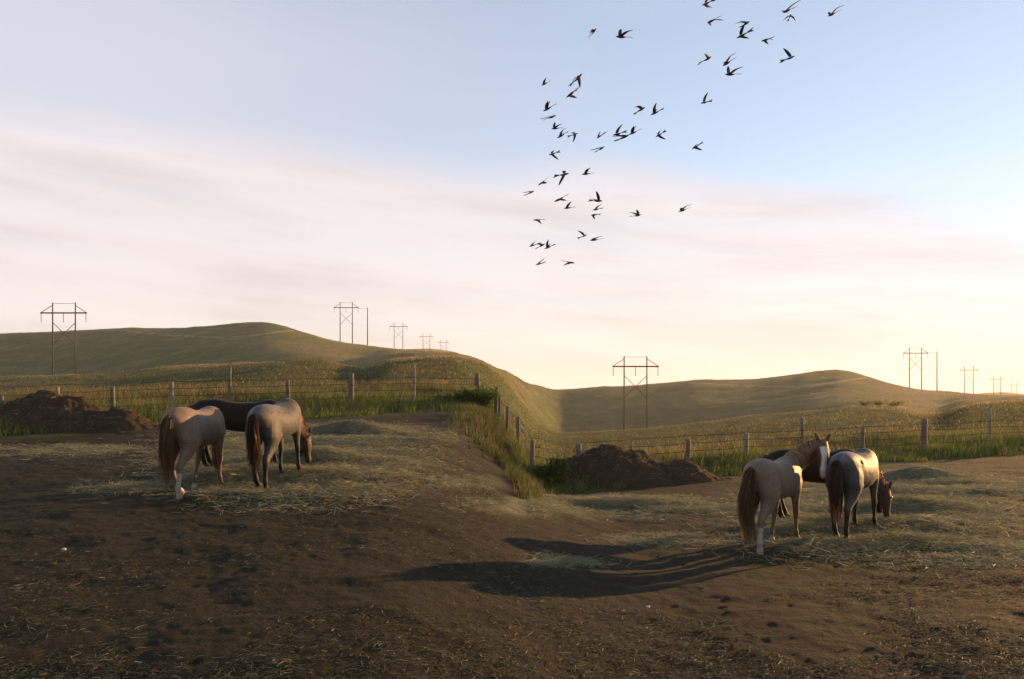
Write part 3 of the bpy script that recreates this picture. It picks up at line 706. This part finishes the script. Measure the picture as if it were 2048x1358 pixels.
def make_horse(label, hoof_px, heading, legs, neck, head_dir, head_yaw, coat, tail_path, tail_spread, mane_side, hair_pal, mane_pal, seed, scale=1.0, mane_len=.26, ear_out=.35, hs=1.0):
    # legs: right hind, left hind, right fore, left fore: forward shift of each hoof, sideways shift
    bm = bmesh.new()
    loft(bm, TORSO, 24, 4, 2.15)
    for side, base, (dx, dy) in ((-1, HIND, legs[0]), (1, HIND, legs[1]), (-1, FORE, legs[2]), (1, FORE, legs[3])): loft(bm, leg_rows(base, side, dx, dy), 14)
    for s in (-1, 1):        # point of hip, shoulder and chest muscle, stifle
        loft(bm, [(-.52, s * .20, 1.27, .03, .03), (-.44, s * .215, 1.285, .055, .075), (-.34, s * .21, 1.26, .03, .03)], 10)
        loft(bm, [(-.42, s * .17, .98, .06, .09), (-.40, s * .185, .90, .07, .10), (-.44, s * .17, .80, .04, .06)], 10)
        loft(bm, [(.66, s * .10, 1.18, .06, .10), (.76, s * .11, 1.02, .085, .12), (.72, s * .10, .88, .05, .06)], 10)
    loft(bm, [(-.90, 0, 1.36, .045, .05), (-.965, 0, 1.33, .04, .045), (-1.0, 0, 1.24, .03, .03)], 10)     # dock of the tail
    nf = loft(bm, neck, 18)
    hd = np.array(head_dir, float); hd /= np.linalg.norm(hd); pol = np.array(neck[-1][:3], float)
    hp = pol - hd * .03
    hf = loft(bm, [tuple(hp + hd * d) + (a, b, head_yaw) for d, a, b in [(q[0] * hs, q[1] * hs, q[2] * hs) for q in HEADSEC]], 16)
    yw = math.radians(head_yaw); lat = np.array([-math.sin(yw), math.cos(yw), 0]); lat -= hd * lat.dot(hd); lat /= np.linalg.norm(lat); fro = np.cross(hd, lat)
    loft(bm, [tuple(hp + hd * d - fro * e) + (a, b, head_yaw) for d, e, a, b in ((.12, .05, .055, .06), (.22, .075, .07, .075), (.32, .06, .04, .05))], 12)  # jaw
    for s in (-1, 1):
        e0 = hp + lat * s * .055 + hd * .0 + fro * .03; ed = -hd * .9 + lat * s * ear_out + fro * .25; ed /= np.linalg.norm(ed)
        loft(bm, [tuple(e0 - ed * .03) + (.032, .03, head_yaw), tuple(e0 + ed * .05) + (.040, .028, head_yaw), tuple(e0 + ed * .11) + (.034, .022, head_yaw), tuple(e0 + ed * .17) + (.012, .010, head_yaw)], 10, 3)
    bmesh.ops.recalc_face_normals(bm, faces=bm.faces)
    me = bpy.data.meshes.new('body'); bm.to_mesh(me); bm.free()
    tmp = bpy.data.objects.new('tmp', me); COL.objects.link(tmp)
    r = tmp.modifiers.new('r', 'REMESH'); r.mode = 'VOXEL'; r.voxel_size = .0145
    s_ = tmp.modifiers.new('s', 'SMOOTH'); s_.factor = .5; s_.iterations = 11
    dg = bpy.context.evaluated_depsgraph_get(); ev = tmp.evaluated_get(dg); body = bpy.data.meshes.new_from_object(ev); body.name = 'body'
    bpy.data.objects.remove(tmp, do_unlink=True); bpy.data.meshes.remove(me)
    n = len(body.vertices); co = np.zeros(n * 3, np.float32); body.vertices.foreach_get('co', co); co = co.reshape(-1, 3).astype(float)
    nv = np.zeros(n * 3, np.float32); body.vertices.foreach_get('normal', nv); nv = nv.reshape(-1, 3)
    co += nv * (.010 * fbm(co[:, 0] * 5 + co[:, 2] * 3, co[:, 1] * 5 + co[:, 2] * 4, 3, seed))[:, None]     # slight unevenness of muscle and bone
    body.vertices.foreach_set('co', co.astype(np.float32).ravel())
    hv = co - hp; along = hv @ hd; la = hv @ lat; fr = hv @ fro; inhead = sstep(.0, .06, along) * (np.abs(la) < .2) * (np.linalg.norm(hv, axis=1) < .68) * (co[:, 0] > .7)
    npts = np.array([f[0] for f in nf]); dn = np.linalg.norm(co[:, None, :] - npts[None, :, :], axis=2); ni = dn.argmin(1) / (len(npts) - 1); inneck = sstep(.25, .6, ni) * (co[:, 0] > .5) * (dn.min(1) < .34)
    col = coat(co, inhead, inneck, along, la, fr).astype(np.float32)
    a = body.color_attributes.new('Col', 'FLOAT_COLOR', 'POINT'); a.data.foreach_set('color', col.ravel())
    body.polygons.foreach_set('use_smooth', np.full(len(body.polygons), True, bool))
    # place: the right hind hoof on its spot, the body following the slope
    hx, hy = (float(q) for q in gp(np.float64(hoof_px[0]), np.float64(hoof_px[1])))
    th = R(heading); fw = Vector((math.sin(th), math.cos(th))); rt = Vector((math.cos(th), -math.sin(th)))
    lx, ly = (-.695 + legs[0][0]) * scale, (-.155 + legs[0][1]) * scale
    cx, cy = Vector((hx, hy)) - fw * lx + rt * ly
    zf = hgt(cx + fw.x * .6, cy + fw.y * .6); zr = hgt(cx - fw.x * .7, cy - fw.y * .7)
    pitch = math.atan2(zf - zr, 1.3)
    root = empty('horse', (cx, cy, (zf * .7 + zr * .6) / 1.3 - .012)); root.rotation_euler = (Matrix.Rotation(R(90) - th, 3, 'Z') @ Matrix.Rotation(-pitch, 3, 'Y')).to_euler(); root.scale = (scale,) * 3
    link('body', body, M_COAT, root)
    # tail
    tp = catmull(tail_path, 4); m = len(tp); ps = []
    nt_ = 700
    for i in range(nt_):
        o = RNG.normal(0, 1, 3); o /= max(1, np.linalg.norm(o) / 1.6); end = int(m * RNG.uniform(.6, 1.0)); f = np.linspace(0, 1, end) * end / m
        rad = np.interp(f, [0, .2, .55, .85, 1], tail_spread)
        pts = tp[:end] + o[None, :] * rad[:, None] + np.stack([.006 * np.sin(f * 9 + o[0] * 5), .014 * np.sin(f * 7 + o[1] * 6), 0 * f], -1); ps.append((pts[::2] if end > 8 else pts, RNG.uniform(.004, .010)))
    V, T, C = hair(ps, pick(hair_pal, nt_, .45)); link('tail', arr_mesh('tail', V, T, C), M_HAIR, root)
    # mane along the crest, forelock between the ears
    ps = []; nm = 420
    for i in range(nm):
        q = RNG.uniform(.22, 1.0) * (len(nf) - 1); k = min(int(q), len(nf) - 2); t = q - k
        def lp(j): return np.asarray(nf[k][j]) * (1 - t) + np.asarray(nf[k + 1][j]) * t
        P, lt, up, a_, b_ = lp(0), lp(2), lp(3), float(nf[k][4] * (1 - t) + nf[k + 1][4] * t), float(nf[k][5] * (1 - t) + nf[k + 1][5] * t)
        rt0 = P + up * (b_ - .02) + lt * RNG.normal(0, .012); sd_ = mane_side if RNG.random() < .9 else -mane_side
        L = mane_len * RNG.uniform(.6, 1.2); pts = [rt0, rt0 + up * .03 + lt * sd_ * .03]
        for s in (.3, .65, 1.0):
            ang = s * L / max(b_, .05)
            on = P + up * b_ * math.cos(min(ang, 1.8)) * 1.03 + lt * sd_ * (a_ * math.sin(min(ang, 1.57)) + .018) ; on[2] -= .05 * s
            pts.append(on + RNG.normal(0, .008, 3))
        ps.append((np.array(pts), RNG.uniform(.008, .014)))
    for i in range(70):
        r0 = hp + lat * RNG.normal(0, .02) + fro * .08 - hd * .02; L = RNG.uniform(.10, .22)
        ps.append((np.array([r0, r0 + fro * .04 + hd * .04, r0 + fro * .055 + hd * L * .6 + lat * RNG.normal(0, .02), r0 + fro * .05 + hd * L + lat * RNG.normal(0, .03)]), .008))
    V, T, C = hair(ps, pick(mane_pal, len(ps), .3)); link('mane', arr_mesh('mane', V, T, C), M_HAIR, root)
    for s in (-1, 1):
        bm = bmesh.new(); bmesh.ops.create_icosphere(bm, subdivisions=2, radius=.02); p = hp + hd * .17 + lat * s * .086 + fro * .055
        for v in bm.verts: v.co = Vector(p) + v.co
        bm_obj('eye', bm, M_EYE, root)
    return tag(root, label, 'horse')
def rgba(c, a=0.0): return np.array(c + (a,), float)
def blend(col, c, w): return col * (1 - w[:, None]) + np.asarray(c)[None, :] * w[:, None]
def coat_red_roan(co, head, neck, along, la, fr):
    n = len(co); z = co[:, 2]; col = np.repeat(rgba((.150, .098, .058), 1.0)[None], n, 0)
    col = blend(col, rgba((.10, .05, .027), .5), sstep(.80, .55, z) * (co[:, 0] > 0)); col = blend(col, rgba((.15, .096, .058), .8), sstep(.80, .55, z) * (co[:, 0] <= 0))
    col = blend(col, rgba((.095, .044, .022), .25), neck); col = blend(col, rgba((.085, .036, .018), .05), head)
    bl = head * (fr > .0) * sstep(.064, .046, np.abs(la - .004) - .012 * np.sin(along * 14)) * sstep(.10, .15, along); col = blend(col, rgba((.55, .52, .50), 0), bl)
    col = blend(col, rgba((.40, .27, .24), 0), head * sstep(.50, .55, along))
    sock = (co[:, 0] < -.2) * (co[:, 1] < 0) * sstep(.46, .40, z) + sstep(.15, .10, z) * (co[:, 1] > 0); col = blend(col, rgba((.34, .30, .27), .2), np.clip(sock, 0, 1))
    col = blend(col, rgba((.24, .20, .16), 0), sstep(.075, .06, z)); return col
def coat_blue_roan(co, head, neck, along, la, fr):
    n = len(co); z = co[:, 2]; col = np.repeat(rgba((.034, .034, .037), .5)[None], n, 0)
    col = blend(col, rgba((.095, .096, .104), .85), sstep(1.26, 1.44, z) * (co[:, 0] < 0)); col = blend(col, rgba((.03, .025, .022), .2), np.exp(-(co[:, 1] / .035) ** 2) * sstep(1.3, 1.42, z) * (co[:, 0] < .4) * .6)
    col = blend(col, rgba((.04, .036, .034), .5), sstep(.85, .70, z)); col = blend(col, rgba((.016, .013, .011), .05), sstep(.62, .42, z))
    col = blend(col, rgba((.04, .03, .025), .3), neck * .8); col = blend(col, rgba((.045, .03, .022), .1), head); return col
def coat_dark(co, head, neck, along, la, fr):
    n = len(co); col = np.repeat(rgba((.016, .010, .007), 0)[None], n, 0); return blend(col, rgba((.009, .007, .006), 0), sstep(.6, .4, co[:, 2]))
GRAZE = lambda b: [(.46, 0, 1.14, .17, .30), (.70, b * .08, 1.10, .130, .25), (.93, b * .3, .97, .10, .20), (1.13, b * .62, .80, .082, .155), (1.28, b, .64, .074, .115)]
TAIL_LONG = [(-.97, 0, 1.34), (-1.04, 0, 1.26), (-1.065, .01, 1.05), (-1.055, .02, .78), (-1.03, .03, .46), (-1.0, .03, .10)]
TAIL_MID = [(-.97, 0, 1.34), (-1.04, 0, 1.27), (-1.06, 0, 1.05), (-1.05, 0, .80), (-1.03, .02, .55), (-1.01, .03, .27)]
TAIL_SWISH = [(-.95, 0, 1.33), (-1.06, 0, 1.25), (-1.18, .02, 1.06), (-1.32, .03, .90), (-1.46, .02, .78), (-1.56, 0, .72)]
RED_H = [(.13, .068, .032), (.19, .11, .052), (.075, .04, .02)]; FLAX = [(.34, .24, .13), (.26, .17, .085), (.42, .31, .18)]; DARK_H = [(.05, .026, .014), (.035, .02, .012), (.08, .036, .017)]; BAY_H = [(.10, .042, .020), (.14, .06, .028)]
SPR = [.02, .045, .075, .055, .03]; NAT = (0, .0)
# upper paddock: all three grazing
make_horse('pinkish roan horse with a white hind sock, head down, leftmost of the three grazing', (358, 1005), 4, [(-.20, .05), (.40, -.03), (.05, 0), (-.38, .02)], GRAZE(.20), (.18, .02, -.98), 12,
           coat_red_roan, TAIL_LONG, SPR, 1, RED_H, FLAX, 101, .93)
make_horse('dark brown horse standing broadside behind the two grazing roans, tail swishing left', (416, 946), 70, [(.0, 0), (.15, 0), (.1, 0), (-.05, 0)], GRAZE(.55), (-.05, .15, -.98), 40,
           coat_dark, TAIL_SWISH, [.02, .045, .07, .09, .11], -1, BAY_H, DARK_H, 102, .90)
make_horse('blue roan horse with black legs, head down, rightmost of the three grazing', (532, 986), 6, [(-.18, .05), (.10, -.02), (.05, 0), (-.12, 0)], GRAZE(-.06), (.15, -.03, -.98), -6,
           coat_blue_roan, TAIL_MID, SPR, -1, DARK_H, [(.17, .08, .035), (.11, .05, .025), (.22, .11, .05)], 103, .93)
# lower paddock: the red roan has lifted its head and looks back
LOOK = [(.44, 0, 1.16, .17, .29, 0), (.66, -.02, 1.27, .135, .25, -8), (.85, -.10, 1.40, .11, .20, -35), (.97, -.24, 1.54, .098, .17, -85), (.98, -.40, 1.64, .088, .138, -130), (.945, -.48, 1.69, .08, .11, -150)]
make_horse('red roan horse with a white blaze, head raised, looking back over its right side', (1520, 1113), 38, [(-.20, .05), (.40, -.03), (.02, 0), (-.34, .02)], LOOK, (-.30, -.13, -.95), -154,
           coat_red_roan, [(-.97, 0, 1.34), (-1.04, 0, 1.26), (-1.07, .03, 1.05), (-1.06, .06, .75), (-1.03, .05, .42), (-1.0, .02, .10)], [.02, .05, .085, .065, .03], -1, RED_H, FLAX, 104, .93, .34, .5, 1.12)
make_horse('dark brown horse almost hidden behind the horse that looks back', (1570, 1050), 102, [(.0, 0), (.15, 0), (.1, 0), (-.05, 0)], GRAZE(.55), (-.05, .15, -.98), 40,
           coat_dark, TAIL_MID, SPR, -1, BAY_H, DARK_H, 105, .90)
make_horse('blue roan horse with black legs, head down, beside the horse that looks back', (1693, 1092), 38, [(-.18, .05), (.10, -.02), (.05, 0), (-.12, 0)], GRAZE(-.16), (.15, -.03, -.98), -12,
           coat_blue_roan, TAIL_MID, SPR, -1, DARK_H, [(.17, .08, .035), (.11, .05, .025), (.22, .11, .05)], 106, .93)
# ------------------------------------------------------------------ stones
def stone(px, py, size, label):
    x, y = (float(q) for q in gp(np.float64(px), np.float64(py))); bm = bmesh.new(); bmesh.ops.create_icosphere(bm, subdivisions=2, radius=1)
    for v in bm.verts: v.co = Vector((v.co.x * size * 1.3, v.co.y * size, v.co.z * size * .8)) * random.uniform(.85, 1.12)
    o = bm_obj('stone', bm, M_STONE, None); o.location = (x, y, hgt(x, y) + size * .35); tag(o, label, 'stone')
stone(128, 1098, .022, 'small pale stone on the bare dirt of the upper paddock')
stone(1296, 1213, .020, 'small pale stone on the bare dirt of the lower paddock')
# ------------------------------------------------------------------ birds
def mat_bird():
    M = Mat('bird_plumage'); a = M.noise(60, 4); M.color(M.mix(M.rng(a, .3, .7), (.018, .015, .015), (.05, .036, .028))); M.rough(.6); return M.m
M_BIRD = mat_bird(); M_BROWN = mat_plain('brown_plumage', (.11, .055, .03), .7)
def bird_mesh(inner, outer, sweep, fork):
    # one bird, x forward, span about 0.36 m; inner and outer: dihedral of arm and hand wing
    bm = bmesh.new()
    loft(bm, [(.088, 0, .003, .002, .002), (.075, 0, .004, .008, .008), (.058, 0, .005, .013, .013), (.02, 0, 0, .017, .018), (-.03, 0, -.002, .015, .015), (-.07, 0, .002, .008, .008), (-.09, 0, .004, .004, .004)], 10, 3)
    for s in (-1, 1):
        rows = []
        p = Vector((.035, s * .018, .012)); n = 9
        for k in range(n):
            t = k / (n - 1); ang = R(inner + (outer - inner) * sstep(.3, .7, t)); step = .175 / (n - 1)
            ch = float(np.interp(t, [0, .3, .6, .85, 1], [.054, .062, .052, .032, .005]))
            rows.append((p.copy(), ch)); p = p + Vector((-sweep * step * (.2 + 1.3 * t), s * math.cos(ang) * step, math.sin(ang) * step))
        prev = None
        for q, ch in rows:
            th = .005 * ch / .07; cur = [bm.verts.new(q + Vector((0, 0, th))), bm.verts.new(q + Vector((-ch * .45, 0, th + .004))), bm.verts.new(q + Vector((-ch, 0, -.001))), bm.verts.new(q + Vector((-ch * .45, 0, -th)))]
            if prev:
                for i in range(4): bm.faces.new((prev[i], prev[(i + 1) % 4], cur[(i + 1) % 4], cur[i]))
            else: bm.faces.new(cur)
            prev = cur
        bm.faces.new(prev[::-1])
        # half of the tail
        a = [Vector((-.085, 0, .006)), Vector((-.085, s * .010, .004)), Vector((-.165 - fork, s * .040, .002)), Vector((-.165, s * .004, .004))]
        v1 = [bm.verts.new(q + Vector((0, 0, .002))) for q in a]; v2 = [bm.verts.new(q - Vector((0, 0, .002))) for q in a]
        bm.faces.new(v1); bm.faces.new(v2[::-1])
        for i in range(4): bm.faces.new((v1[i], v2[i], v2[(i + 1) % 4], v1[(i + 1) % 4]))
    bmesh.ops.recalc_face_normals(bm, faces=bm.faces)
    me = bpy.data.meshes.new('bird'); bm.to_mesh(me); bm.free(); me.materials.append(M_BIRD); return me
BM = [bird_mesh(42, 22, .9, .02), bird_mesh(16, 2, 1.1, .03), bird_mesh(-18, -42, .9, .02), bird_mesh(4, 14, 1.5, .03), bird_mesh(28, -10, 1.2, .02)]
# (px, py, span in px, pose, slope of its path in the picture, label)
BIRDS = [
 (1188, 63, 30, 4, 48, 'small dark bird on a steep slant at the flock top, leftmost up there'),
 (1242, 74, 46, 0, 8, 'dark bird with wings raised high, next right of the steeply slanted one at the top'),
 (1089, 168, 28, 0, 25, 'small dark bird at the far left, level with the large brown-bellied bird'),
 (1156, 156, 44, 2, 38, 'large brown-bellied bird above the left part of the flock'),
 (1141, 189, 40, 2, 40, 'dark bird directly below the large brown-bellied bird'),
 (1095, 218, 38, 0, 28, 'dark bird with raised wing above the slim gliding bird at left'),
 (1104, 234, 36, 3, 25, 'slim gliding bird below the raised-wing bird at left'),
 (1110, 257, 32, 0, 12, 'dark bird with wings up below the slim glider at left'),
 (1122, 272, 34, 4, 32, 'dark bird gliding in the low left pair, left one'),
 (1149, 269, 28, 2, 14, 'dark bird in the low left pair, right one with wings drooping'),
 (1199, 273, 28, 3, 38, 'slim bird between the low left pair and the overlapping trio'),
 (1235, 268, 36, 1, 16, 'upper left bird of the overlapping trio in mid flock'),
 (1249, 274, 40, 3, 18, 'lowest bird of the overlapping trio in mid flock'),
 (1266, 266, 34, 0, 24, 'right bird of the overlapping trio in mid flock'),
 (1318, 270, 30, 2, 30, 'dark bird alone right of the overlapping trio'),
 (1283, 219, 34, 4, 30, 'left bird of the close pair above the overlapping trio'),
 (1310, 226, 36, 0, 24, 'right bird of the close pair above the overlapping trio'),
 (1409, 205, 32, 0, 16, 'dark bird alone below the two crossing birds, right of the close pair'),
 (1415, 118, 40, 1, 30, 'dark bird with forked tail, left of the two crossing birds'),
 (1423, 42, 42, 2, 32, 'dark bird with drooping wings under the bird cut by the top edge'),
 (1413, 7, 38, 3, 28, 'dark bird cut by the top edge, leftmost there'),
 (1493, 47, 34, 4, 32, 'upper bird of the stacked pair near the top edge'),
 (1484, 71, 44, 1, 26, 'lower bird of the stacked pair near the top edge'),
 (1574, 22, 48, 1, 30, 'large bird with long level wings nearest the top edge'),
 (1580, 33, 26, 2, 62, 'brown bird tucked just below the large bird at the top edge'),
 (1664, 29, 40, 4, 30, 'rightmost bird of the whole flock'),
 (1531, 80, 34, 2, 18, 'dark bird with drooping wing between the stacked pair and the rightmost birds'),
 (1580, 116, 40, 0, 20, 'dark bird with raised wing, lowest on the right side of the flock'),
 (1454, 127, 40, 4, 34, 'upper of the two crossing birds right of centre'),
 (1460, 149, 46, 0, 12, 'lower of the two crossing birds right of centre'),
 (1203, 297, 32, 3, 34, 'slim bird just below the slim bird left of the trio, over the cloud edge'),
 (1391, 294, 32, 2, 30, 'dark bird alone at the cloud edge far right of the trio'),
 (1105, 308, 30, 2, 16, 'dark bird with hanging wings at the cloud edge, far left'),
 (1128, 349, 42, 2, 14, 'left bird of the level pair against the cloud, wings hanging'),
 (1172, 348, 34, 0, 6, 'right bird of the level pair against the cloud, wings up'),
 (1083, 366, 32, 2, 38, 'dark bird below left of the level pair against the cloud'),
 (1062, 385, 28, 3, 24, 'bird farthest left, level with the middle of the cloud'),
 (1118, 399, 40, 2, 28, 'left bird of the slanting pair against the cloud'),
 (1135, 416, 30, 0, 8, 'right bird of the slanting pair against the cloud'),
 (1196, 402, 38, 0, 2, 'top bird of the column of three, wings up'),
 (1192, 419, 28, 1, 14, 'middle bird of the column of three'),
 (1188, 430, 28, 2, 12, 'bottom bird of the column of three'),
 (1275, 431, 32, 0, 12, 'dark bird alone right of the column of three'),
 (1365, 421, 34, 4, 22, 'rightmost bird against the cloud, wings half raised'),
 (1074, 440, 30, 2, 4, 'dark bird with drooping wings at far left below the slanting pair'),
 (1168, 472, 26, 0, 18, 'upper left bird of the pair below the column of three'),
 (1188, 480, 34, 1, 10, 'lower right bird of the pair below the column of three'),
 (1065, 491, 28, 3, 22, 'leftmost bird of the low row of three'),
 (1084, 491, 28, 4, 24, 'middle bird of the low row of three'),
 (1096, 495, 30, 0, 22, 'rightmost bird of the low row of three'),
 (1078, 528, 26, 3, 18, 'slim bird lowest of all at far left'),
 (1141, 525, 34, 2, -14, 'lowest bird of the flock, right of the slim one'),
]
for i, (px, py, span, pose, slope, label) in enumerate(BIRDS):
    Y = F * .36 / (span * 1.06); X = (px - CX) / F * Y; Z = H + (HZ - py) / F * Y
    me = BM[pose]
    if 'brown' in label and 'below the large brown' not in label and 'level with' not in label: me = me.copy(); me.materials[0] = M_BROWN
    o = bpy.data.objects.new('bird', me); COL.objects.link(o); o.location = (X, Y, Z)
    sgn = -1 if i % 3 else 1                           # most fly down to the left, some up to the right
    d = Vector((math.cos(R(slope)) * sgn, random.uniform(-.45, .35), math.sin(R(slope)) * sgn)).normalized()
    rot = d.to_track_quat('X', 'Z') @ Quaternion((1, 0, 0), R(random.uniform(-30, 30)))
    o.rotation_mode = 'QUATERNION'; o.rotation_quaternion = rot
    tag(o, label, 'bird', 'flock of birds in the sky')

# ------------------------------------------------------------------ haze
def build_haze():
    bm = bmesh.new(); bmesh.ops.create_cube(bm, size=1)
    for v in bm.verts: v.co = Vector((v.co.x * 6600, v.co.y * 6600, 95 if v.co.z > 0 else HAZE_BOTTOM))
    m = bpy.data.materials.new('haze_air'); m.use_nodes = True; nt = m.node_tree; nt.nodes.clear()
    out = nt.nodes.new('ShaderNodeOutputMaterial'); v = nt.nodes.new('ShaderNodeVolumePrincipled')
    v.inputs['Color'].default_value = (.98, .97, .97, 1); v.inputs['Density'].default_value = HAZE_DENSITY; v.inputs['Anisotropy'].default_value = .25
    nt.links.new(v.outputs[0], out.inputs['Volume'])
    o = bm_obj('haze', bm, m, None, False); tag(o, 'thin warm evening haze over the whole pasture', 'haze', kind='stuff')
HAZE_DENSITY = .00016
HAZE_BOTTOM = min(float(np.min([v.co.z for v in bpy.data.objects['hills'].data.vertices])), -3) - 2
build_haze()
